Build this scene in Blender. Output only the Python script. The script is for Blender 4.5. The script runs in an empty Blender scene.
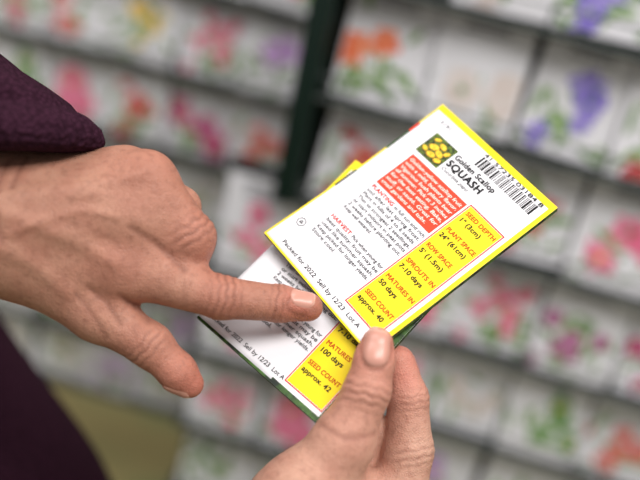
import bpy, bmesh, math, random
import numpy as np
from mathutils import Matrix, Vector
random.seed(4); rng = np.random.default_rng(4)
SC = bpy.context.scene
COL = SC.collection
try: SC.view_settings.view_transform = 'Standard'
except Exception: pass

# ------------------------------------------------------------------ camera
F = 640*50/36.0
PITCH, ROLL = math.radians(30), math.radians(13)
CAM = np.array([0, 0, 1.42])
FW = np.array([0, math.cos(PITCH), -math.sin(PITCH)])
R0 = np.array([1., 0, 0]); U0 = np.array([0, math.sin(PITCH), math.cos(PITCH)])
RT = math.cos(ROLL)*R0 + math.sin(ROLL)*U0
UP = -math.sin(ROLL)*R0 + math.cos(ROLL)*U0
MR = np.stack([RT, UP, -FW], axis=1)
def P(px, py, d): return np.array([(px-320)/F*d, (240-py)/F*d, -d])
def toW(v): return np.asarray(v) @ MR.T + CAM
def W_(px, py, d): return toW(P(px, py, d))
def project(w):
    c = (np.asarray(w)-CAM) @ MR
    return 320+F*c[0]/-c[2], 240-F*c[1]/-c[2]
cd = bpy.data.cameras.new('camera'); cam = bpy.data.objects.new('camera', cd); COL.objects.link(cam)
M4 = Matrix.Identity(4)
for i in range(3):
    for j in range(3): M4[i][j] = MR[i, j]
    M4[i][3] = CAM[i]
cam.matrix_world = M4
cd.lens = 50; cd.sensor_width = 36; cd.clip_start = 0.01
cd.dof.use_dof = True; cd.dof.focus_distance = 0.418; cd.dof.aperture_fstop = 3.0
SC.camera = cam

# ------------------------------------------------------------------ materials
def srgb(r, g, b):
    f = lambda c: (c/255/12.92) if c/255 <= .04045 else ((c/255+.055)/1.055)**2.4
    return (f(r), f(g), f(b), 1)
def mat(name, col, rough=.5, spec=.4, var=0., scale=60, bump=0., bscale=400, sheen=0, col2=None):
    m = bpy.data.materials.new(name); m.use_nodes = True
    nt = m.node_tree; b = nt.nodes['Principled BSDF']
    b.inputs['Roughness'].default_value = rough
    b.inputs['Specular IOR Level'].default_value = spec
    b.inputs['Base Color'].default_value = col
    if sheen: b.inputs['Sheen Weight'].default_value = sheen
    tc = nt.nodes.new('ShaderNodeTexCoord')
    n = nt.nodes.new('ShaderNodeTexNoise'); n.inputs['Scale'].default_value = scale; n.inputs['Detail'].default_value = 4
    nt.links.new(tc.outputs['Object'], n.inputs['Vector'])
    mx = nt.nodes.new('ShaderNodeMix'); mx.data_type = 'RGBA'
    mx.inputs[6].default_value = col
    mx.inputs[7].default_value = col2 if col2 else tuple(c*(1-var) for c in col[:3])+(1,)
    if col2:
        mp = nt.nodes.new('ShaderNodeMapRange'); mp.inputs[1].default_value = .4; mp.inputs[2].default_value = .6
        nt.links.new(n.outputs['Fac'], mp.inputs[0]); nt.links.new(mp.outputs[0], mx.inputs[0])
    else: nt.links.new(n.outputs['Fac'], mx.inputs[0])
    nt.links.new(mx.outputs[2], b.inputs['Base Color'])
    if bump:
        n2 = nt.nodes.new('ShaderNodeTexNoise'); n2.inputs['Scale'].default_value = bscale; n2.inputs['Detail'].default_value = 3
        nt.links.new(tc.outputs['Object'], n2.inputs['Vector'])
        bp = nt.nodes.new('ShaderNodeBump'); bp.inputs['Strength'].default_value = bump; bp.inputs['Distance'].default_value = .001
        nt.links.new(n2.outputs['Fac'], bp.inputs['Height']); nt.links.new(bp.outputs['Normal'], b.inputs['Normal'])
    return m
M = {}
M['paper'] = mat('white_paper', srgb(238, 235, 239), .5, .3, .03, 40, .05, 300)
M['yellow'] = mat('yellow_print', srgb(246, 216, 8), .5, .3, .03)
M['red'] = mat('orange_red_print', srgb(214, 60, 26), .5, .3, .05)
M['redline'] = mat('red_line', srgb(206, 50, 36), .5, .3, .02)
M['ink'] = mat('black_ink', srgb(22, 20, 22), .6, .2, .05)
M['grey_ink'] = mat('grey_ink', srgb(48, 46, 50), .6, .2, .05)
M['head'] = mat('heading_ink', srgb(186, 70, 14), .6, .2, .03)
M['red_head'] = mat('red_heading_ink', srgb(206, 44, 30), .6, .2, .03)
M['white_ink'] = mat('white_ink', srgb(255, 236, 226), .6, .2, .03)
M['edge'] = mat('dark_green_fold', srgb(70, 106, 42), .5, .4, .7, 150, col2=srgb(22, 32, 24))
M['leafd'] = mat('picture_leaf', srgb(24, 38, 10), .5, .3, .5, 700, col2=srgb(92, 112, 30))
M['squash'] = mat('picture_squash', srgb(248, 216, 56), .5, .3, .25, 1500, col2=srgb(216, 164, 16))
M['squash2'] = mat('picture_squash_rib', srgb(128, 92, 10), .5, .3, .3, 900)
M['nail'] = mat('nail', srgb(202, 146, 130), .32, .45, .10, 200)
M['nailtip'] = mat('nail_tip', srgb(208, 160, 144), .34, .45, .08, 200)

def skin_mat(name, base, red, deep, dark):
    m = bpy.data.materials.new(name); m.use_nodes = True
    nt = m.node_tree; b = nt.nodes['Principled BSDF']; N = nt.nodes.new; Lk = nt.links.new
    tc = N('ShaderNodeTexCoord')
    def attr(nm):
        a = N('ShaderNodeAttribute'); a.attribute_name = nm; return a.outputs['Fac']
    def noise(sc, det):
        n = N('ShaderNodeTexNoise'); n.inputs['Scale'].default_value = sc; n.inputs['Detail'].default_value = det
        Lk(tc.outputs['Object'], n.inputs['Vector']); return n.outputs['Fac']
    def mix(fac, a, c):
        x = N('ShaderNodeMix'); x.data_type = 'RGBA'; Lk(fac, x.inputs[0])
        if isinstance(a, tuple): x.inputs[6].default_value = a
        else: Lk(a, x.inputs[6])
        x.inputs[7].default_value = c; return x.outputs[2]
    def rng_(v, lo, hi, top):
        r = N('ShaderNodeMapRange'); r.inputs[1].default_value = lo; r.inputs[2].default_value = hi; r.inputs[4].default_value = top
        Lk(v, r.inputs[0]); return r.outputs[0]
    c = mix(attr('tint'), base, red)
    c = mix(rng_(noise(70, 4), .42, .70, .75), c, deep)
    c = mix(rng_(noise(330, 3), .5, .75, .35), c, dark)
    c = mix(attr('crease'), c, dark)  # darker grooves: occlusion shade painted in along with the skin's own pigment
    Lk(c, b.inputs['Base Color'])
    v = N('ShaderNodeTexVoronoi'); v.inputs['Scale'].default_value = 850; v.feature = 'DISTANCE_TO_EDGE'
    Lk(tc.outputs['Object'], v.inputs['Vector'])
    ad = N('ShaderNodeMath'); ad.operation = 'MULTIPLY_ADD'; ad.inputs[1].default_value = .9
    Lk(v.outputs['Distance'], ad.inputs[0]); Lk(noise(200, 5), ad.inputs[2])
    bp = N('ShaderNodeBump'); bp.inputs['Strength'].default_value = .55; bp.inputs['Distance'].default_value = .001
    Lk(ad.outputs[0], bp.inputs['Height']); Lk(bp.outputs['Normal'], b.inputs['Normal'])
    b.inputs['Roughness'].default_value = .5; b.inputs['Specular IOR Level'].default_value = .32
    b.inputs['Subsurface Weight'].default_value = .07; b.inputs['Subsurface Radius'].default_value = (.004, .0015, .0008)
    b.inputs['Subsurface Scale'].default_value = 1.0
    return m
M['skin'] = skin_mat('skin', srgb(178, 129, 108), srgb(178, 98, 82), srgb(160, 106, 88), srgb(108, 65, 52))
M['skin2'] = skin_mat('skin_lit', srgb(205, 158, 137), srgb(200, 122, 106), srgb(188, 134, 115), srgb(138, 88, 73))  # same skin twice: pointing hand shaded, holding hand lit, in the colour itself

def knit_mat(name, col):
    m = bpy.data.materials.new(name); m.use_nodes = True
    nt = m.node_tree; b = nt.nodes['Principled BSDF']; N = nt.nodes.new; Lk = nt.links.new
    tc = N('ShaderNodeTexCoord')
    n = N('ShaderNodeTexNoise'); n.inputs['Scale'].default_value = 600; n.inputs['Detail'].default_value = 5
    Lk(tc.outputs['Object'], n.inputs['Vector'])
    w = N('ShaderNodeTexVoronoi'); w.inputs['Scale'].default_value = 420
    Lk(tc.outputs['Object'], w.inputs['Vector'])
    mx = N('ShaderNodeMix'); mx.data_type = 'RGBA'; mx.inputs[6].default_value = tuple(c*1.45 for c in col[:3])+(1,); mx.inputs[7].default_value = tuple(c*.6 for c in col[:3])+(1,)  # lighter stitch crests, darker gaps: shading of the weave put into the colour
    ad = N('ShaderNodeMath'); ad.operation = 'MULTIPLY_ADD'; ad.inputs[1].default_value = .5
    Lk(n.outputs['Fac'], ad.inputs[0]); Lk(w.outputs['Distance'], ad.inputs[2])
    Lk(ad.outputs[0], mx.inputs[0]); Lk(mx.outputs[2], b.inputs['Base Color'])
    bp = N('ShaderNodeBump'); bp.inputs['Strength'].default_value = .6; bp.inputs['Distance'].default_value = .002; bp.invert = True
    Lk(ad.outputs[0], bp.inputs['Height']); Lk(bp.outputs['Normal'], b.inputs['Normal'])
    b.inputs['Roughness'].default_value = 1; b.inputs['Specular IOR Level'].default_value = .05
    return m
M['knit'] = knit_mat('purple_knit', srgb(56, 30, 44))

# ------------------------------------------------------------------ object helpers
def empty(name, loc, label=None, cat=None, group=None):
    o = bpy.data.objects.new(name, None); COL.objects.link(o); o.empty_display_size = .02
    o.location = loc
    if label: o['label'] = label
    if cat: o['category'] = cat
    if group: o['group'] = group
    return o
def meshobj(name, V, Fc, mats, parent=None, smooth=False, mi=None):
    me = bpy.data.meshes.new(name)
    me.from_pydata([tuple(map(float, v)) for v in V], [], [tuple(int(i) for i in f) for f in Fc])
    for m in mats: me.materials.append(m)
    if mi is not None: me.polygons.foreach_set('material_index', np.asarray(mi, dtype=np.int32))
    if smooth: me.polygons.foreach_set('use_smooth', np.ones(len(me.polygons), dtype=bool))
    me.update()
    o = bpy.data.objects.new(name, me); COL.objects.link(o)
    if parent: o.parent = parent
    return o
class MB:
    def __init__(s): s.v = []; s.f = []; s.m = []
    def box(s, x0, x1, y0, y1, z0, z1, m=0):
        b = len(s.v)
        s.v += [(x, y, z) for x in (x0, x1) for y in (y0, y1) for z in (z0, z1)]
        for q in ((0,1,3,2),(4,6,7,5),(0,4,5,1),(2,3,7,6),(0,2,6,4),(1,5,7,3)): s.f.append([b+i for i in q]); s.m.append(m)
    def rod(s, a, c, r, m=0, n=10):
        a = np.array(a, float); c = np.array(c, float); d = (c-a)/np.linalg.norm(c-a)
        u = np.cross(d, [0, 0, 1.]) if abs(d[2]) < .9 else np.cross(d, [1., 0, 0]); u /= np.linalg.norm(u); w = np.cross(d, u)
        b = len(s.v)
        for e in (a, c):
            for k in range(n):
                t = 2*math.pi*k/n; s.v.append(tuple(e+r*(math.cos(t)*u+math.sin(t)*w)))
        for k in range(n): s.f.append([b+k, b+(k+1) % n, b+n+(k+1) % n, b+n+k]); s.m.append(m)
        s.f.append([b+k for k in range(n)][::-1]); s.m.append(m); s.f.append([b+n+k for k in range(n)]); s.m.append(m)
    def poly(s, pts, m=0):
        b = len(s.v); s.v += [tuple(p) for p in pts]; s.f.append(list(range(b, b+len(pts)))); s.m.append(m)
    def build(s, name, mats, parent=None, smooth=False): return meshobj(name, s.v, s.f, mats, parent, smooth, s.m)
def struct(o): o['kind'] = 'structure'; return o

# ------------------------------------------------------------------ pose of the front packet (a true rectangle fitted to the photo)
PW, PH = .083, .115
def rodr(w):
    t = np.linalg.norm(w)
    if t < 1e-12: return np.eye(3)
    k = w/t; K = np.array([[0, -k[2], k[1]], [k[2], 0, -k[0]], [-k[1], k[0], 0]])
    return np.eye(3)+math.sin(t)*K+(1-math.cos(t))*K@K
def fitpose(cor, tgt, Ri, ti):
    p = np.zeros(6); p[3:] = ti
    def res(p):
        X = cor @ (rodr(p[:3])@Ri).T + p[3:]
        return np.concatenate([320+F*X[:, 0]/-X[:, 2]-tgt[:, 0], 240-F*X[:, 1]/-X[:, 2]-tgt[:, 1]])
    lam = 1e-2; r = res(p)
    for _ in range(200):
        Jm = np.stack([(res(p+e)-r)/1e-6 for e in np.eye(6)*1e-6], axis=1)
        A = Jm.T@Jm; dp = -np.linalg.solve(A+lam*np.diag(np.diag(A)), Jm.T@r)
        r2 = res(p+dp)
        if r2@r2 < r@r: p = p+dp; r = r2; lam *= .5
        else: lam *= 3
        if lam > 1e8: break
    return rodr(p[:3])@Ri, p[3:], r
eu = np.array([115, -107, 70.]); eu /= np.linalg.norm(eu)
ev = np.array([178, 133, -89.]); ev -= eu*(ev@eu); ev /= np.linalg.norm(ev)
Ri = np.stack([eu, ev, np.cross(eu, ev)], axis=1)
cor = np.array([[-PW/2, PH/2, 0], [PW/2, PH/2, 0], [PW/2, -PH/2, 0], [-PW/2, -PH/2, 0]])
tgt = np.array([[443, 105], [558, 212], [369, 352], [264, 238.]])
FR, FT, rs = fitpose(cor, tgt, Ri, P(412, 228, .43))
def plane_depth(px, py, off=0.):
    n = FR[:, 2]; ray = P(px, py, 1.0)
    return float(n@(FT+n*off)/(n@ray))
th = math.radians(10)
BRm = FR @ np.array([[math.cos(th), -math.sin(th), 0], [math.sin(th), math.cos(th), 0], [0, 0, 1]])
BOFF = -.0072
BL = P(198, 319, plane_depth(198, 319, BOFF))
BT = BL + BRm @ np.array([PW/2, PH/2, 0])

# ------------------------------------------------------------------ seed packets held in the hand
def text_geo(txt, shear=0., space=1.):
    cu = bpy.data.curves.new('t', 'FONT'); cu.body = txt; cu.size = 1; cu.shear = shear; cu.resolution_u = 4; cu.space_character = space
    ob = bpy.data.objects.new('t', cu); COL.objects.link(ob)
    dg = bpy.context.evaluated_depsgraph_get()
    me = bpy.data.meshes.new_from_object(ob.evaluated_get(dg))
    V = np.array([v.co[:] for v in me.vertices]).reshape(-1, 3); Fc = [list(p.vertices) for p in me.polygons]
    bpy.data.objects.remove(ob); bpy.data.curves.remove(cu); bpy.data.meshes.remove(me)
    return V, Fc
class Print:
    def __init__(s, face): s.v = []; s.f = []; s.m = []; s.face = face
    def add(s, pts, faces, lift, m):
        b = len(s.v)
        for x, y in pts: s.v.append((x, y, s.face(x, y)+lift))
        for f in faces: s.f.append([b+i for i in f]); s.m.append(m)
    def rect(s, s0, s1, t0, t1, lift, m=0):
        x0, x1 = (s0-.5)*PW, (s1-.5)*PW; y0, y1 = (.5-t1)*PH, (.5-t0)*PH
        nx = max(1, int((x1-x0)/.003)); ny = max(1, int((y1-y0)/.003))
        pts = [(x0+(x1-x0)*i/nx, y0+(y1-y0)*j/ny) for j in range(ny+1) for i in range(nx+1)]
        fs = [(j*(nx+1)+i, j*(nx+1)+i+1, (j+1)*(nx+1)+i+1, (j+1)*(nx+1)+i) for j in range(ny) for i in range(nx)]
        s.add(pts, fs, lift, m)
    def frame(s, s0, s1, t0, t1, w, lift, m=0):
        wy = w*PW/PH
        s.rect(s0, s1, t0, t0+wy, lift, m); s.rect(s0, s1, t1-wy, t1, lift, m)
        s.rect(s0, s0+w, t0, t1, lift, m); s.rect(s1-w, s1, t0, t1, lift, m)
    def text(s, txt, s0, t, size, m=0, s1=None, bold=0., shear=0., lift=.00028, space=1.):
        """bold: the same letters laid down again a hair to each side and up"""
        V, Fc = text_geo(txt, shear, space)
        if len(V) == 0: return
        w = V[:, 0].max(); sx = size if s1 is None else (s1-s0)*PW/w
        offs = [(0, 0)] if not bold else [(-bold, -bold*.5), (bold, -bold*.5), (-bold, bold*.5), (bold, bold*.5)]
        for i, (ox, oy) in enumerate(offs):
            s.add(list(zip((s0-.5)*PW + (V[:, 0])*sx+ox*size, (.5-t)*PH + (V[:, 1]+oy)*size)), Fc, lift+i*.000006, m)
    def disc(s, x, y, r, lift, m, n=20, scal=0., k=8, sq=1., ang=0.):
        pts = [(x, y)]
        for i in range(n):
            a = 2*math.pi*i/n; q = r*(1+scal*math.cos(k*a)); dx, dy = q*math.cos(a), q*sq*math.sin(a)
            pts.append((x+dx*math.cos(ang)-dy*math.sin(ang), y+dx*math.sin(ang)+dy*math.cos(ang)))
        s.add(pts, [(0, 1+i, 1+(i+1) % n) for i in range(n)], lift, m)

def held_packet(R, T, bend, label, facts, para, front):
    def face(x, y):
        a, b = 2*x/PW, 2*y/PH
        return .0012+.0012*max(0, 1-a*a)*max(0, 1-b*b)+bend*(b*b-.3)+.0008*math.sin(3*b+1.2*a)*.5
    root = empty('seed_packet', (0, 0, 0), label, 'seed packet', 'seed packets held in the hand')
    base = T + R@np.array([0, -PH/2, 0]); bw = toW(base); RW = MR@R
    mm = Matrix.Identity(4)
    for i in range(3):
        for j in range(3): mm[i][j] = RW[i, j]
        mm[i][3] = bw[i]
    root.matrix_world = mm
    def fin(o):
        for v in o.data.vertices: v.co.y += PH/2
        return o
    nx, ny = 24, 32; V = []; Fc = []; mi = []
    thick = .0032 if front else .0028
    for side in (1, -1):
        for j in range(ny+1):
            for i in range(nx+1):
                x = -PW/2+PW*i/nx; y = -PH/2+PH*j/ny; f = face(x, y)
                V.append((x, y, f if side == 1 else f-thick-.0009*(1-abs(2*x/PW)**4)*(1-abs(2*y/PH)**4)))
    q = (nx+1)*(ny+1); g = lambda i, j, s: s*q+j*(nx+1)+i
    for j in range(ny):
        for i in range(nx):
            Fc.append((g(i, j, 0), g(i+1, j, 0), g(i+1, j+1, 0), g(i, j+1, 0))); mi.append(0)
            Fc.append((g(i, j, 1), g(i, j+1, 1), g(i+1, j+1, 1), g(i+1, j, 1))); mi.append(1)
    for i in range(nx):
        Fc.append((g(i, 0, 1), g(i+1, 0, 1), g(i+1, 0, 0), g(i, 0, 0))); mi.append(1)
        Fc.append((g(i, ny, 0), g(i+1, ny, 0), g(i+1, ny, 1), g(i, ny, 1))); mi.append(2)
    for j in range(ny):
        Fc.append((g(0, j, 0), g(0, j+1, 0), g(0, j+1, 1), g(0, j, 1))); mi.append(1)
        Fc.append((g(nx, j, 1), g(nx, j+1, 1), g(nx, j+1, 0), g(nx, j, 0))); mi.append(1)
    fin(meshobj('pouch', V, Fc, [M['paper'], M['edge'], M['yellow']], root, True, mi)).data.polygons.foreach_set('use_smooth', [m == 0 for m in mi])
    L1, L2 = .00012, .0002
    p = Print(face)
    if front:
        p.rect(0, 1, 0, .032, L1)
        p.rect(.972, 1, .032, 1, L1); p.rect(0, .972, .992, 1, L1); p.rect(0, .010, .032, .992, L1)
        p.rect(0, .016, .14, .20, L2, 2); p.rect(0, .014, .20, .33, L2, 1); p.rect(0, .012, .5, .62, L2, 1)
    else:
        p.rect(0, 1, 0, .05, L1); p.rect(0, .03, .05, .20, L1); p.rect(0, .018, .20, .34, L2, 1)
        p.rect(.950, 1, .05, 1, L2, 1)
        p.rect(.6, .950, .978, 1, L2, 1); p.rect(0, .6, .990, 1, L2, 1)
    fin(meshobj('printed_border', p.v, p.f, [M['yellow'], M['edge'], M['red']], root, False, p.m))
    YR, YB = .936, (.922 if front else .95)
    p = Print(face); p.rect(.672, YR, .262, YB, L1); p.frame(.662, YR+.010, .255, YB+.007, .0065, L2, 1)
    fin(meshobj('planting_facts_panel', p.v, p.f, [M['yellow'], M['redline']], root, False, p.m))
    p = Print(face); p.rect(.160, .648, .268, .477, L1)
    fin(meshobj('description_panel', p.v, p.f, [M['red']], root, False, p.m))
    # picture of yellow squash
    p = Print(face); p.rect(.14, .335, .118, .245, L1, 0)
    x0, y0, x1, y1 = (.14-.5)*PW, (.5-.245)*PH, (.335-.5)*PW, (.5-.118)*PH
    for i, (fx, fy, r, sq, an) in enumerate(((.24, .80, .13, .5, .5), (.56, .72, .17, .55, -.3), (.84, .60, .13, .6, .9), (.36, .50, .20, .6, .25), (.66, .42, .19, .55, -.35), (.80, .20, .15, .6, .35), (.48, .22, .19, .55, .1), (.17, .27, .13, .6, -.3))):
        cx, cy = x0+(x1-x0)*fx, y0+(y1-y0)*fy
        rr = min(r*.0160, cx-x0, x1-cx, (cy-y0)/.8, (y1-cy)/.8); z = L2+i*.000012
        p.disc(cx, cy, rr, z, 2, 40, .07, 10, sq, an); p.disc(cx+rr*.04, cy+rr*.10, rr*.88, z+.000004, 1, 40, .08, 10, sq, an); p.disc(cx, cy+rr*.12, rr*.10, z+.000008, 0, 10, 0, 8, sq, an)
    fin(meshobj('squash_picture', p.v, p.f, [M['leafd'], M['squash'], M['squash2']], root, False, p.m))
    # bar code
    p = Print(face); rr = random.Random(11); s = .465
    while s < .925:
        w = rr.choice((.005, .005, .009, .014)); p.rect(s, min(s+w, .932), .055, .112, L1); s += w+rr.choice((.004, .005, .009))
    p.text('41 57235 03184 8', .455, .0510, .0029, 0, .940, .012, lift=.0003)
    fin(meshobj('barcode', p.v, p.f, [M['ink']], root, False, p.m))
    # lettering
    p = Print(face)
    p.text('Golden Scallop', .350, .154, .0044, 0, .685, .032, space=1.06)
    p.text('SQUASH', .350, .201, .0057, 0, .635, .046, space=1.10)
    p.text('Cucurbita pepo', .352, .230, .0028, 1, .58, .0, .3)
    p.text('3191', .09, .075, .0030, 1, .18)
    a = ['Golden-yellow scallop fruit', 'with a mild, buttery flavor.', 'Vigorous bush plants bear', 'all summer. Pick at 3 inches', 'for the best eating. Bake,', 'stuff, or saut\u00e9. Great for', 'small gardens and tubs.']
    for i, l in enumerate(a): p.text(l, .175, .300+i*.0268, .0028, 3, .636 if i < 6 else .58, .014, .12)
    p.text('PLANTING', .165, .508, .0031, 4, .360, .026, space=1.05)
    for i, l in enumerate(para[0]): p.text(l, .377 if i == 0 else .165, .508+i*.0258, .0028, 1, .645 if i < len(para[0])-1 else .42, .008)
    p.text('HARVEST', .165, .731, .0031, 4, .345, .026, space=1.05)
    for i, l in enumerate(para[1]): p.text(l, .362 if i == 0 else .165, .731+i*.0258, .0028, 1, .645 if i < len(para[1])-1 else .38, .008)
    for i, (h, v) in enumerate(facts):
        t = .305+i*.1075
        p.text(h, .690, t, .0033, 2, .690+.0225*len(h) if len(h) < 10 else .922, .026, 0, space=1.04)
        p.text(v, .690, t+.038, .0035, 0, .690+.0208*len(v), .028, 0, space=1.04)
    if front: p.text('Packed for 2022  Sell by 12/23  Lot A', .12, .967, .0033, 0, .845, .005)
    else: p.text('Packed for 2022  Sell by 12/23  Lot A', .055, .962, .0031, 0, .655, .005)
    cx, cy = (.085-.5)*PW, (.5-.845)*PH; n = 28
    pts = [(cx+r*math.cos(2*math.pi*k/n), cy+r*math.sin(2*math.pi*k/n)) for r in (.0021, .0025) for k in range(n)]
    p.add(pts, [(k, (k+1) % n, n+(k+1) % n, n+k) for k in range(n)], L2, 1)
    for k in range(3):            # three chasing bars forming a triangle inside the ring
        a0, a1 = 2*math.pi*k/3+math.pi/2, 2*math.pi*(k+1)/3+math.pi/2
        A0 = np.array([cx+.0016*math.cos(a0), cy+.0016*math.sin(a0)]); A1 = np.array([cx+.0016*math.cos(a1), cy+.0016*math.sin(a1)])
        B0 = A0*.86+A1*.14; B1 = A0*.22+A1*.78; nn = np.array([cx, cy])-(A0+A1)/2; nn = nn/np.linalg.norm(nn)*.0005
        p.add([tuple(B0), tuple(B1), tuple(B1+nn), tuple(B0+nn)], [(0, 1, 2, 3)], L2, 1)
    fin(meshobj('lettering', p.v, p.f, [M['ink'], M['grey_ink'], M['head'], M['white_ink'], M['red_head']], root, False, p.m))
    return root
pl = ['In full sun and rich', 'soil after last spring frost.', 'Plant in hills of 4 to 6 seeds.', 'Thin to strongest 2 seedlings,', 'or start indoors in peat pots', '2 weeks before planting out.', 'Keep well watered.']
hv = ['Pick when young for', 'best quality; fruit may be', 'used like summer squash.', 'Keep picked for longer yields.', 'Store cool.']
facts = [('SEED DEPTH', '1" (3cm)'), ('PLANT SPACE', '24" (61cm)'), ('ROW SPACE', "5' (1.5m)"), ('SPROUTS IN', '7-10 days'), ('MATURES IN', '50 days'), ('SEED COUNT', 'approx. 40')]
factsb = facts[:4]+[('MATURES IN', '100 days'), ('SEED COUNT', 'approx. 42')]
held_packet(FR, FT, .0012, 'front squash seed packet, its printed white and yellow back and barcode fully visible', facts, (pl, hv), True)
held_packet(BRm, BT, .0006, 'white seed packet tucked behind the squash packet, only its lower corner showing', factsb, (pl, hv), False)

# ------------------------------------------------------------------ organic shapes
def smin(a, b, k):
    h = np.maximum(k-np.abs(a-b), 0)/k
    return np.minimum(a, b)-h*h*k*.25
def seg(Q, a, b, r1, r2):
    ba = (b-a).astype(np.float32); pa = Q-a.astype(np.float32)
    h = np.clip((pa@ba)/(ba@ba), 0, 1)
    d = pa-h[:, None]*ba
    return np.sqrt((d*d).sum(1))-(r1+(r2-r1)*h)
def surface_nets(fn, lo, hi, h):
    n = np.ceil((hi-lo)/h).astype(int)+1
    ax = [lo[i]+h*np.arange(n[i]) for i in range(3)]
    G = np.empty(n, dtype=np.float32)
    for i0 in range(0, n[0], 24):
        X, Y, Z = np.meshgrid(ax[0][i0:i0+24], ax[1], ax[2], indexing='ij')
        G[i0:i0+24] = fn(np.stack([X.ravel(), Y.ravel(), Z.ravel()], 1).astype(np.float32)).reshape(X.shape)
    ins = G < 0
    c = np.zeros(np.array(n)-1, dtype=np.int8); offs = [(i, j, k) for i in (0, 1) for j in (0, 1) for k in (0, 1)]
    for o in offs: c += ins[o[0]:n[0]-1+o[0], o[1]:n[1]-1+o[1], o[2]:n[2]-1+o[2]]
    idx = np.argwhere((c > 0) & (c < 8))
    vid = -np.ones(c.shape, dtype=np.int64); vid[tuple(idx.T)] = np.arange(len(idx))
    acc = np.zeros((len(idx), 3)); cnt = np.zeros(len(idx))
    for o0 in offs:
        for a in range(3):
            if o0[a] == 0:
                o1 = list(o0); o1[a] = 1
                f0 = G[tuple((idx+np.array(o0)).T)]; f1 = G[tuple((idx+np.array(o1)).T)]
                m = (f0 < 0) != (f1 < 0)
                t = np.where(m, f0/np.where(m, f0-f1, 1), 0)
                p = np.array(o0)[None, :]+t[:, None]*(np.array(o1)-np.array(o0))[None, :]
                acc[m] += p[m]; cnt[m] += 1
    V = lo+h*(idx+acc/cnt[:, None])
    faces = []
    for a in range(3):
        b, d = (a+1) % 3, (a+2) % 3
        sl0 = [slice(None)]*3; sl1 = [slice(None)]*3; sl0[a] = slice(0, n[a]-1); sl1[a] = slice(1, n[a])
        s0 = ins[tuple(sl0)]; s1 = ins[tuple(sl1)]
        e = np.argwhere(s0 != s1)
        e = e[(e[:, b] > 0) & (e[:, d] > 0) & (e[:, b] < n[b]-1) & (e[:, d] < n[d]-1)]
        def cell(db, dd):
            q = e.copy(); q[:, b] += db; q[:, d] += dd; return vid[tuple(q.T)]
        quad = np.stack([cell(-1, -1), cell(0, -1), cell(0, 0), cell(-1, 0)], 1)
        fl = ~s0[tuple(e.T)]
        quad[fl] = quad[fl][:, ::-1]
        faces.append(quad)
    return V, np.concatenate(faces)

def build_hand(parent, palm, thumb, fingers, wr, ridges, tints, m, h=.001, kp=.012):
    """palm: pairs of (px,py,d,r); thumb/fingers: chains; wr: joint wrinkles; ridges: tendons, veins (-) and creases (+)"""
    cv = lambda q: (P(q[0], q[1], q[2]), q[3]*q[2]/F)
    palm = [(cv(a), cv(b)) for a, b in palm]; thumb = [cv(q) for q in thumb]; fingers = [[cv(q) for q in c] for c in fingers]
    def wrk(Q, c, ax, dn, sg, lam):
        q = Q-c.astype(np.float32); s = q@ax.astype(np.float32); rad = np.sqrt((q*q).sum(1))
        side = q@np.cross(ax, dn).astype(np.float32)
        w = np.exp(-s*s/(2*sg*sg))*np.clip((q@dn.astype(np.float32))/.006, 0, 1)*(rad < .018)
        return w, np.cos(2*np.pi*(s+.0004*np.sin(side*900)+side*side*14)/lam)
    def ridge(Q, pts, sg):
        r = None
        for a, b in zip(pts[:-1], pts[1:]):
            a2, b2 = a[:2].astype(np.float32), b[:2].astype(np.float32); ba = b2-a2; pa = Q[:, :2]-a2
            hh = np.clip((pa@ba)/(ba@ba), 0, 1); d = pa-hh[:, None]*ba; d = (d*d).sum(1)
            r = d if r is None else np.minimum(r, d)
        zc = np.mean([p[2] for p in pts])
        return np.exp(-r/(2*sg*sg))*np.clip((Q[:, 2]-zc)/.004, 0, 1)
    def fn(Q):
        d = None
        for (a, ra), (b, rb) in palm:
            s = seg(Q, a, b, ra, rb); d = s if d is None else smin(d, s, kp)
        fa = None
        for ch in fingers:
            fd = None
            for (a, ra), (b, rb) in zip(ch[:-1], ch[1:]):
                s = seg(Q, a, b, ra, rb); fd = s if fd is None else smin(fd, s, .003)
            fa = fd if fa is None else smin(fa, fd, .0032)
        d = smin(d, fa, .010)
        td = None
        for (a, ra), (b, rb) in zip(thumb[:-1], thumb[1:]):
            s = seg(Q, a, b, ra, rb); td = s if td is None else smin(td, s, .004)
        d = smin(d, td, .006)
        for (c, ax, dn, sg, amp, lam) in wr:
            w, cs = wrk(Q, c, ax, dn, sg, lam); d = d+amp*cs*w
        for pts, sg, amp in ridges: d = d+amp*ridge(Q, pts, sg)
        return d
    pts = [q for ab in palm for q in ab]+thumb+[q for c in fingers for q in c]
    lo = np.min([p-r for p, r in pts], 0)-.005; hi = np.max([p+r for p, r in pts], 0)+.005
    V, Fc = surface_nets(fn, lo, hi, h)
    origin = np.array(parent.location)
    o = meshobj('hand', toW(V)-origin, Fc, [m], parent, True)
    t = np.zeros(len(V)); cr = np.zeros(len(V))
    for c, sg, amp in tints: t += amp*np.exp(-((V-c)**2).sum(1)/(2*sg*sg))
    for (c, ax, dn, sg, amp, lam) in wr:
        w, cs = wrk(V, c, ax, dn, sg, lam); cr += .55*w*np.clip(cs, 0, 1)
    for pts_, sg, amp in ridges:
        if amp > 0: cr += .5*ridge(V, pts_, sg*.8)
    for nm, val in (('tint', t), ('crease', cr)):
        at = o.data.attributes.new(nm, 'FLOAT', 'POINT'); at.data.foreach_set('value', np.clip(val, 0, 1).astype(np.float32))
    return o, fn
def nail_frame(axis, dorsal):
    axis = axis/np.linalg.norm(axis); dorsal = dorsal-axis*(dorsal@axis); dorsal = dorsal/np.linalg.norm(dorsal)
    return axis, dorsal, np.cross(axis, dorsal)
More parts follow.
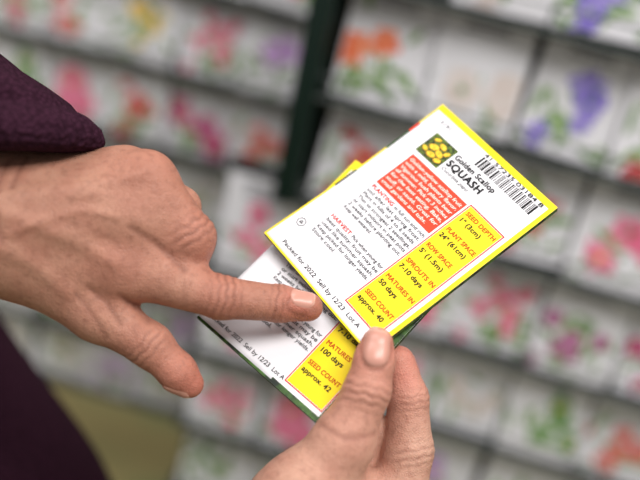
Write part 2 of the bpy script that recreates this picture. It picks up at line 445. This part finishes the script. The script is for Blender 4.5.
def nail_groove(c, axis, dorsal, wid, ln):
    """outline of the nail's fold (sides and root) as a crease in the skin"""
    axis, dorsal, side = nail_frame(axis, dorsal)
    pts = []
    for k in range(19):
        t = math.pi*(k/18)-.25+.5*(k/18)
        a = math.cos(t); b = -math.sin(t)
        pts.append(c+side*a*wid*.54+axis*(b*ln*.56 if b < 0 else b*ln*.5))
    return (pts, .0007, .0005)
def nail(hand, origin, fn, c, axis, dorsal, wid, ln, lift=.0006):
    axis, dorsal, side = nail_frame(axis, dorsal)
    nx, ny = 16, 20; pts = []; ed = []
    for j in range(ny+1):
        for i in range(nx+1):
            a, b = 2*i/nx-1, 2*j/ny-1
            x = a*math.sqrt(max(0, 1-b**4*.55)); y = b*math.sqrt(max(0, 1-a**4*.45))
            pts.append(c+side*x*wid/2+axis*y*ln/2); ed.append(max(abs(a), abs(b)))
    B = np.array(pts, dtype=np.float32); ed = np.array(ed); h = np.full(len(B), .02, dtype=np.float32)
    for _ in range(60): h = np.clip(h-.8*fn(B+dorsal.astype(np.float32)*h[:, None]), 0, .022)
    Q = B+dorsal*(h+lift*(1-ed**6)-.0005*ed**8+.00005)[:, None]
    Fc = []; mi = []
    for j in range(ny):
        for i in range(nx):
            k = j*(nx+1)+i; Fc.append((k, k+1, k+nx+2, k+nx+1)[::-1]); mi.append(1 if j >= ny-2 else 0)
    return meshobj('fingernail', toW(Q)-origin, Fc, [M['nail'], M['nailtip']], hand, True, mi)

tb = W_(-120, 820, .66)
person = empty('person', (tb[0], tb[1], 0), 'person in a dark purple knit top pointing with one hand, gripping seed packets', 'person')
PO = np.array(person.location)

# pointing hand --------------------------------------------------------------
D0 = .404
L = lambda x, y, z, r: (x, y, D0-z/1000, r)
it = plane_depth(309, 308) - 15*.4/F - .0015
palm = [(L(-110, 110, -6, 54), L(-20, 200, -3, 52)), (L(-90, 175, -6, 52), L(10, 240, -2, 50)),
        (L(-10, 235, -2, 50), L(122, 266, 3, 28)), (L(-5, 222, 3, 46), L(148, 180, 2, 25)),
        (L(0, 215, 3, 44), L(136, 218, 6, 28)), (L(136, 222, 2, 28), L(184, 256, -3, 21)),
        (L(-20, 200, -2, 46), L(126, 175, -8, 24)), (L(-20, 195, -8, 44), L(112, 178, -18, 22)),
        (L(20, 250, -6, 44), L(98, 312, -1, 28)), (L(60, 230, -14, 40), L(110, 230, -16, 36))]
lf = [[L(124, 268, 3, 27), L(221, 297.5, 2, 21.3), (280, 303.5, it, 18), (308.5, 307, it, 14.5)],
      [L(148, 180, 2, 24), L(193, 236, 1, 22), L(182, 256, -18, 18), L(135, 255, -27, 16)],
      [L(126, 175, -8, 23), L(180, 207, -13, 20), L(168, 228, -30, 18), L(128, 230, -34, 16)],
      [L(112, 178, -18, 21), L(155, 190, -28, 18), L(145, 205, -38, 16), L(115, 210, -40, 14)]]
lt = [L(98, 312, -1, 27), L(150, 345, 1, 21.5), L(178, 372, 0, 18), L(190, 384, -1, 14)]
q = lambda t: P(t[0], t[1], t[2])
wr = []; tint = []
a = q(lf[0][2])-q(lf[0][1]); a /= np.linalg.norm(a)
wr.append((q(lf[0][1])+a*.001, a, np.array([0, .45, .9]), .0052, .00036, .0036))
a2 = q(lf[0][3])-q(lf[0][2]); a2 /= np.linalg.norm(a2)
wr.append((q(lf[0][2])-a2*.001, a2, np.array([0, .45, .9]), .0025, .00024, .0030))
a = q(lt[2])-q(lt[1]); a /= np.linalg.norm(a); wr.append((q(lt[1]), a, np.array([0, -.3, .9]), .004, .00026, .0034))
a = np.array([.644, -.765, 0.]); wr.append((q(lf[1][1]), a, np.array([.5, .4, .75]), .005, .00024, .0038))
pl3 = lambda *pp: [P(x, y, D0-.0) for x, y in pp]
n1 = (P(302.5, 304.5, it), q(lf[0][3])-q(lf[0][2]), np.array([0, .62, .78]), .0106, .0120)
ridges = [(pl3((25, 215), (85, 240), (124, 262)), .0027, -.0011), (pl3((20, 200), (90, 190), (148, 176)), .0027, -.0012),
          (pl3((5, 240), (45, 262), (75, 290)), .0027, -.0009),
          (pl3((30, 235), (60, 222), (95, 212), (128, 218)), .0014, -.0006), (pl3((60, 222), (80, 200), (110, 196)), .0013, -.0005),
          (pl3((140, 228), (160, 242), (188, 270)), .0013, .0007), (pl3((128, 296), (150, 318), (165, 320)), .0012, .0006),
          (pl3((20, 165), (14, 200), (22, 240)), .0012, .0004), (pl3((34, 160), (30, 190)), .001, .0003),
          (pl3((95, 285), (112, 300), (126, 322)), .001, .0004), (pl3((84, 292), (100, 312), (112, 334)), .001, .0003)]
ridges.append(nail_groove(*n1))
for ch in lf[:2]: tint += [(q(ch[0]), .012, .5), (q(ch[1]), .009, .75)]
tint += [(q(lf[0][3]), .010, .85), (q(lf[0][2]), .008, .35), (q(lt[-1]), .012, .75), (q(lt[1]), .01, .35)]
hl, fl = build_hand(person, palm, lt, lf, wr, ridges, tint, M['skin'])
hl['label'] = 'hand with the index finger stretched out to point at the packets'
nail(hl, PO, fl, *n1)
nail(hl, PO, fl, q(lt[-1])*.7+q(lt[-2])*.3, q(lt[-1])-q(lt[-2]), np.array([-.5, -.75, .05]), .0125, .0135)

# holding hand ---------------------------------------------------------------
tp = plane_depth(377, 346)
D1 = tp-.0094
Rr = lambda x, y, z, r: (x, y, D1-z/1000, r)
rt = [Rr(344, 440, -1, 29.5), Rr(367.5, 390, 2, 22.5), Rr(374.5, 360, 1.5, 19.4), Rr(377.5, 343, .3, 15.8)]
bk = plane_depth(395, 360, BOFF)+.0084
rf = [[Rr(390, 545, -22, 30), Rr(408, 450, -22, 25), (408, 398, bk, 20), (399, 361, bk, 15.5)],
      [Rr(365, 560, -34, 27), Rr(384, 478, -38, 22), (368, 428, bk+.008, 19), (356, 396, bk+.008, 15)],
      [Rr(340, 570, -38, 25), Rr(356, 510, -54, 20), Rr(340, 474, -54, 18), Rr(334, 446, -50, 15)],
      [Rr(310, 590, -40, 22), Rr(325, 535, -54, 18), Rr(300, 505, -54, 16), Rr(285, 490, -48, 13)]]
rpalm = [(Rr(300, 505, -6, 46), Rr(344, 442, -1, 30.5)), (Rr(240, 570, -12, 52), Rr(300, 505, -6, 46)), (Rr(330, 500, -14, 40), Rr(385, 515, -22, 34)),
         (Rr(250, 620, -20, 55), Rr(390, 545, -22, 31)), (Rr(240, 630, -26, 52), Rr(368, 555, -30, 28)),
         (Rr(235, 640, -32, 50), Rr(340, 570, -36, 26)), (Rr(230, 640, -34, 48), Rr(310, 590, -40, 23)),
         (Rr(160, 720, -40, 62), Rr(240, 625, -24, 56))]
a = q(rt[2])-q(rt[1]); a /= np.linalg.norm(a)
wr = [(q(rt[1])-a*.001, a, np.array([0, .1, 1.]), .0044, .00034, .0036)]
a = q(rf[0][2])-q(rf[0][1]); a /= np.linalg.norm(a)
wr.append((q(rf[0][2]), a, np.array([.6, 0, .8]), .0035, .00026, .003)); wr.append((q(rf[0][1]), a, np.array([.6, 0, .8]), .004, .00022, .0036))
tint = [(q(rt[3]), .012, .8), (q(rt[1]), .011, .45), (q(rf[0][3]), .012, .8), (q(rf[0][2]), .008, .4), (q(rt[0]), .014, .3)]
pr3 = lambda *pp: [P(x, y, D1) for x, y in pp]
n2 = (P(375.7, 346, D1-.001), P(378, 330, D1)-P(373, 360, D1), np.array([.04, .10, 1.]), .0126, .0168)
ridges = [(pr3((318, 420), (345, 432), (372, 430)), .0012, .0003), nail_groove(*n2)]
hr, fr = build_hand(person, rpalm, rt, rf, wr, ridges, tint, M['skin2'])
hr['label'] = 'hand gripping the packets between thumb and fingers'
nail(hr, PO, fr, *n2)
nail(hr, PO, fr, P(403, 368, bk), q(rf[0][3])-q(rf[0][2]), np.array([.75, .1, -.6]), .010, .0115)

# clothing --------------------------------------------------------------------
def loft(name, rings, n=240, ncuff=0):
    RV = []
    rr = list(rings)
    def ring(c, s=1., cuff=0.):
        cx, cy, d, axx, ayy, b, by = c
        out = []
        for k in range(n):
            t = 2*math.pi*k/n; wob = s*(1+.012*math.sin(5*t+d*60+cx*.05)+.008*math.sin(11*t+cx*.1)+cuff*.018*math.cos(44*t))
            ctr = P(cx, cy, d); A = np.array([axx, -ayy, 0])*d/F; B = np.array([0, -by*d/F, b])
            out.append(ctr+A*math.cos(t)*wob+B*math.sin(t)*wob)
        return out
    c0, c1 = rr[0], rr[1]
    mid = tuple(c0[i]*.2+c1[i]*.8 for i in range(7))
    RV.append(ring(mid, .80)); RV.append(ring(c0, .84)); RV.append(ring(c0, .93))
    for i, c in enumerate(rr):
        cf = 1. if i < ncuff else 0.
        RV.append(ring(c, 1, cf))
        if i+1 < len(rr):
            cf2 = 1. if i+1 < ncuff else 0.
            for f in (.25, .5, .75): RV.append(ring(tuple(c[j]*(1-f)+rr[i+1][j]*f for j in range(7)), 1, cf*(1-f)+cf2*f))
    V = [p for r_ in RV for p in r_]; Fc = []
    for i in range(len(RV)-1):
        for k in range(n): Fc.append((i*n+k, i*n+(k+1) % n, (i+1)*n+(k+1) % n, (i+1)*n+k))
    return meshobj(name, toW(np.array(V))-PO, Fc, [M['knit']], person, True)
loft('sleeve', [(12, 154, .408, 66, 0, .031, 3), (13, 152.5, .408, 78, 0, .0365, 3), (13, 149, .408, 86, 0, .0402, 2), (12, 141, .408, 91, 0, .0428, 1), (6, 129, .408, 94, 1, .0430, 0), (-3, 117, .409, 91, 1, .040, 0), (-10, 110, .410, 86, 1, .0355, 0), (-26, 99, .411, 94, 3, .039, -2),
                (-55, 83, .412, 101, 4, .0395, -4), (-80, 66, .414, 101, 5, .0375, -6), (-112, 48, .416, 111, 6, .041, -8), (-190, 2, .43, 118, 20, .044, -12), (-330, -50, .47, 100, 90, .05, 0), (-430, 60, .55, 40, 130, .058, 20), (-420, 200, .60, 60, 120, .06, 20)], ncuff=6)
loft('sleeve', [(195, 680, .432, 62, 66, .036, 0), (150, 730, .44, 66, 70, .04, 0), (60, 790, .48, 66, 84, .046, 0), (-80, 800, .56, 30, 110, .055, 0), (-180, 720, .62, 20, 110, .06, 0)], ncuff=1)
def blobmesh(name, chains, kk, h, m, wob):
    def f(Q):
        d = None
        for ch in chains:
            for (a, ra), (b, rb) in zip(ch[:-1], ch[1:]):
                s = seg(Q, a, b, ra, rb); d = s if d is None else smin(d, s, kk)
        return d+wob*np.sin(Q[:, 0]*70+Q[:, 1]*40)
    pts = [x for ch in chains for x in ch]
    V, Fc = surface_nets(f, np.min([p-r for p, r in pts], 0)-.02, np.max([p+r for p, r in pts], 0)+.02, h)
    return meshobj(name, toW(V)-PO, Fc, [m], person, True)
tor = [(P(-400, 150, .64), .15), (P(-258, 420, .64), .172), (P(-140, 600, .64), .178), (P(-115, 820, .66), .18)]
blobmesh('knit_top', [tor], .05, .007, M['knit'], .002)
toC = lambda w: (np.asarray(w)-CAM)@MR
M['trousers'] = mat('dark_trousers', srgb(36, 36, 46), .9, .1, .3, 40)
legs = []
for sx in (-.09, .09):
    legs.append([(toC((tb[0]+sx*.7, tb[1], tb[2]-.02)), .115), (toC((tb[0]+sx, tb[1]+.01, tb[2]*.5)), .08), (toC((tb[0]+sx, tb[1], .058)), .06)])
blobmesh('trousers', legs, .03, .012, M['trousers'], 0)

# ------------------------------------------------------------------ racks of seed packets behind
M['green_steel'] = mat('dark_green_steel', srgb(15, 36, 29), .4, .5, .3, 8)
M['grey_steel'] = mat('light_grey_steel', srgb(150, 152, 150), .4, .5, .2, 8)
M['panel'] = mat('rack_panel', srgb(30, 34, 34), .6, .3, .3, 20)
M['wire'] = mat('rack_wire', srgb(76, 82, 80), .4, .5, .2, 20)
M['ledge'] = mat('rack_ledge', srgb(40, 46, 44), .5, .4, .2, 20)  # ledge and panel kept dark: shade between the rows put into their colour
COLS = {'pink': ((226, 92, 132), 'pink'), 'red': ((198, 28, 44), 'red'), 'magenta': ((182, 38, 106), 'magenta'), 'orange': ((230, 96, 44), 'orange'),
        'purple': ((120, 100, 194), 'purple'), 'mauve': ((158, 70, 122), 'mauve'), 'yellow': ((232, 180, 48), 'yellow'), 'white': ((206, 190, 184), 'pale'), 'green': ((84, 132, 62), 'leafy green'),
        'coral': ((216, 74, 72), 'coral'), 'lilac': ((180, 130, 198), 'lilac')}
M['bgwhite'] = mat('rack_packet_paper', srgb(226, 224, 229), .45, .4, .06, 30)
M['bggrey'] = mat('rack_packet_print', srgb(120, 120, 128), .5, .3, .1, 100)
M['bgleaf'] = mat('rack_packet_leaf', srgb(80, 118, 56), .5, .3, .4, 120, col2=srgb(146, 172, 116))
for k, (c, _) in COLS.items(): M['fl_'+k] = mat('flower_'+k, srgb(*c), .5, .3, .3, 70, col2=srgb(*[int(x*.66+240*.34) for x in c]))
BW, BH = .0872, .115
def rack_packet_mesh(key, seed):
    r = random.Random(seed); b = MB(); w, h = BW, BH
    nx = 6
    for i in range(nx):
        x0, x1 = -w/2+w*i/nx, -w/2+w*(i+1)/nx
        y = lambda x: -.0015-.0018*(1-(2*x/w)**2)
        base = len(b.v)
        for x in (x0, x1):
            for z in (0, h): b.v += [(x, y(x), z), (x, .0008, z)]
        for f in ((0, 4, 6, 2), (1, 3, 7, 5), (0, 1, 5, 4), (2, 6, 7, 3)): b.f.append([base+q for q in f]); b.m.append(0)
        if i == 0: b.f.append([base+q for q in (0, 2, 3, 1)]); b.m.append(0)
        if i == nx-1: b.f.append([base+q for q in (4, 5, 7, 6)]); b.m.append(0)
    fy = lambda x: -.0017-.0018*(1-(2*x/w)**2)
    def blob(cx, cz, rx, rz, ang, lift, m, n=12):
        pts = []
        for k in range(n):
            t = 2*math.pi*k/n; dx, dz = rx*math.cos(t), rz*math.sin(t)
            x = min(max(cx+dx*math.cos(ang)-dz*math.sin(ang), -w/2+.002), w/2-.002); z = min(max(cz+dx*math.sin(ang)+dz*math.cos(ang), .002), h-.002)
            pts.append((x, fy(x)-lift, z))
        b.poly(pts, m)
    for z, s in ((.107, .30), (.100, .22), (.094, .26)):
        for q in range(5):
            x = -s*w+2*s*w*q/5; xe = x+2*s*w/5*.85
            b.poly([(x, fy(x)-.0002, z-.0016), (xe, fy(xe)-.0002, z-.0016), (xe, fy(xe)-.0002, z+.0016), (x, fy(x)-.0002, z+.0016)], 4)
    style = seed % 3
    cx0, cz0 = r.uniform(-.010, .010), r.uniform(.036, .056)
    for _ in range(r.choice((12, 18, 24))):
        blob(cx0*.5+r.gauss(0, .022), cz0-.010+r.gauss(0, .019), r.uniform(.008, .018), r.uniform(.0018, .0048), r.uniform(0, 3.1), .0003, 3)
    nf = (r.choice((2, 3, 4)), r.choice((6, 8)), r.choice((13, 20)))[style]; RR = ((.016, .023), (.010, .016), (.005, .010))[style]
    for q in range(nf):
        cx, cz = cx0+r.gauss(0, .019), cz0+r.gauss(0, .018); R = r.uniform(*RR)
        n = r.choice((5, 6, 8)); sq = r.uniform(.5, 1); an0 = r.uniform(0, 3)
        for k in range(n):
            a = 2*math.pi*k/n+q; ex, ez = R*.55*math.cos(a), R*.55*sq*math.sin(a)
            blob(cx+ex*math.cos(an0)-ez*math.sin(an0), cz+ex*math.sin(an0)+ez*math.cos(an0), R*r.uniform(.35, .6), R*.40*sq, a+an0, .0005+.00005*q, 1)
        blob(cx, cz, R*.2, R*.2, 0, .0016, r.choice((2, 1, 3)))
    me = bpy.data.meshes.new('seed_packet'); me.from_pydata(b.v, [], b.f)
    for m in (M['bgwhite'], M['fl_'+key], M['fl_yellow'], M['bgleaf'], M['bggrey']): me.materials.append(m)
    me.polygons.foreach_set('material_index', np.array(b.m, dtype=np.int32)); me.update()
    return me
MESH = {(k, s): rack_packet_mesh(k, sum(map(ord, k))*3+s) for k in COLS for s in range(9)}
SAMPLES = [(15, 40, 'white'), (30, 5, 'pink'), (70, 60, 'pink'), (45, 70, 'green'), (120, 15, 'coral'), (165, 20, 'yellow'), (215, 15, 'pink'), (60, 110, 'white'), (130, 95, 'red'),
           (185, 110, 'magenta'), (240, 115, 'coral'), (250, 60, 'lilac'), (365, 25, 'orange'), (440, 40, 'white'), (500, 10, 'white'), (565, 85, 'purple'), (640, 120, 'red'), (345, 125, 'orange'), (360, 165, 'red'),
           (545, 190, 'red'), (610, 235, 'pink'), (510, 245, 'red'), (625, 295, 'pink'), (570, 345, 'mauve'), (635, 390, 'magenta'), (550, 440, 'green'), (480, 390, 'white'), (460, 330, 'pink'),
           (250, 170, 'white'), (260, 260, 'pink'), (150, 420, 'white'), (220, 430, 'green'), (30, 330, 'white'), (240, 390, 'pink'), (120, 400, 'lilac'), (20, 170, 'coral'), (480, 450, 'lilac'), (620, 450, 'coral')]
ORD = ['first', 'second', 'third', 'fourth', 'fifth', 'sixth', 'seventh', 'eighth', 'ninth', 'tenth', 'eleventh', 'twelfth']
def rack(px, py, depth, psi, left_px, row_px, ncol, rows_up, rows_dn, pitch, rowp, name_words, label, near):
    X = np.array([math.cos(psi), -math.sin(psi), 0]); Y = np.array([math.sin(psi), math.cos(psi), 0])
    A = W_(px, py, depth)
    def hit(x, y):
        ray = toW(P(x, y, 1))-CAM; return CAM+ray*((A-CAM)@Y)/(ray@Y)
    O = hit(*left_px); zr = hit(*row_px)[2]
    O = np.array([O[0], O[1], 0.])+Y*.026
    root = empty('display_rack', (O[0], O[1], 0), label, 'display rack'); root.rotation_euler = (0, 0, -psi)
    width = ncol*pitch; ztop = zr+(rows_up)*rowp+.02; zlow = zr-rows_dn*rowp-.012
    zc = zr-rowp*1.02                    # the near rack is one column wider below this height; the post stands above it
    b = MB()
    if near:
        b.box(-.01, width+.01, .018, .028, zc, ztop); b.box(-pitch-.01, width+.01, .018, .028, zlow, zc)
    else: b.box(-.01, width+.01, .018, .028, zlow, ztop)
    b.build('back_panel', [M['panel']], root)
    for i, (xa, xb) in enumerate(((-.032, -.010), (width+.012, width+.036)) if near else ((.02, .045), (width-.05, width-.025))):
        if near:
            b = MB(); b.box(xa, xb, -.045, .04, zc if i == 0 else zlow, ztop+.05); b.build('post', [M['green_steel']], root)
            b = MB(); b.box(xa+.008, xb, .028, .045, 0, zc if i == 0 else zlow); b.build('leg', [M['grey_steel']], root)
        else:
            b = MB(); b.box(xa, xb, .028, .05, 0, ztop); b.build('post', [M['grey_steel']], root)
    seen = []
    for r in range(-rows_up, rows_dn+1):
        z = zr-r*rowp; c0 = -1 if near and r >= 2 else 0; xl = c0*pitch-.01
        b = MB(); b.box(xl, width+.01, -.033, .0175, z-.003, z); b.box(xl, width+.01, -.035, -.033, z-.006, z+.002); b.build('ledge', [M['ledge']], root)  # dark front lip added to draw the shadow line between rows
        b = MB(); b.rod((xl, -.038, z+.022), (width+.01, -.038, z+.022), .0014); b.rod((xl, -.037, z-.002), (width+.01, -.037, z-.002), .0018)
        for c in range(c0, ncol+1): b.rod((c*pitch, -.0375, z-.002), (c*pitch, -.0375, z+.022), .0014)
        b.build('wire_rail', [M['wire']], root)
        row = []
        for c in range(c0, ncol):
            ctr = O+X*((c+.5)*pitch)-Y*.015+np.array([0, 0, z+.058])
            u, v = project(ctr)
            if -50 < u < 690 and -60 < v < 535: row.append((c, u, v))
        if row: seen.append((z, row))
    for ri, (z, row) in enumerate(seen):
        for ci, (c, u, v) in enumerate(row):
            key = min(SAMPLES, key=lambda s: (s[0]-u)**2+(s[1]-v)**2)[2]
            o = bpy.data.objects.new('seed_packet', MESH[(key, random.randrange(9))]); COL.objects.link(o)
            tilt = random.uniform(-.06, .06)
            w = O+X*((c+.5)*pitch+random.uniform(-.002, .002))-Y*(.0215+.0058*(c % 2))+np.array([0, 0, z+.0012+abs(tilt)*BW/2])
            o.location = w; o.rotation_euler = (-math.radians(9), tilt, -psi)
            o['label'] = 'white seed packet, %s picture, %s in the %s row of the %s' % (COLS[key][1], ORD[ci], ORD[ri], name_words)
            o['category'] = 'seed packet'; o['group'] = 'seed packets standing on the '+name_words
    return root
rack(480, 138, .85, math.radians(8), (336, 60), (480, 138), 6, 2, 6, .0895, .1165, 'nearer right rack', 'near seed rack at the right with a dark green post and wire pockets', True)
rack(130, 100, 1.22, math.radians(5), (-75, 60), (130, 140), 6, 3, 4, .0895, .1165, 'farther left rack', 'farther seed rack at the left, partly behind the pointing hand', False)

# ------------------------------------------------------------------ room shell
M['floor'] = mat('floor_vinyl', srgb(206, 188, 130), .55, .4, .25, 3.2, col2=srgb(172, 182, 124))
M['wall'] = mat('wall_paint', srgb(130, 130, 126), .8, .2, .1, 3)
b = MB(); b.box(-3, 3, -2, 2.2, -.02, 0); struct(b.build('floor', [M['floor']]))
b = MB(); b.box(-3, 3, 2.1, 2.15, 0, 3); struct(b.build('wall_back', [M['wall']]))

# ------------------------------------------------------------------ light
w = bpy.data.worlds.new('world'); SC.world = w; w.use_nodes = True
w.node_tree.nodes['Background'].inputs[0].default_value = (1, .985, .97, 1); w.node_tree.nodes['Background'].inputs[1].default_value = .31
def area(name, loc, tgt, sx, sy, e, col=(1, 1, 1)):
    l = bpy.data.lights.new(name, 'AREA'); l.shape = 'RECTANGLE'; l.size = sx; l.size_y = sy; l.energy = e; l.color = col
    o = bpy.data.objects.new(name, l); COL.objects.link(o); o.location = loc
    o.rotation_euler = (Vector(tgt)-Vector(loc)).to_track_quat('-Z', 'Y').to_euler()
area('ceiling_light', (.5, -.2, 2.8), (.1, .5, 1.1), 1.5, .6, 42, (1, .985, .96))
area('ceiling_light', (-.9, .5, 2.8), (0, .5, 1.1), .5, 1.6, 18, (1, .985, .97))
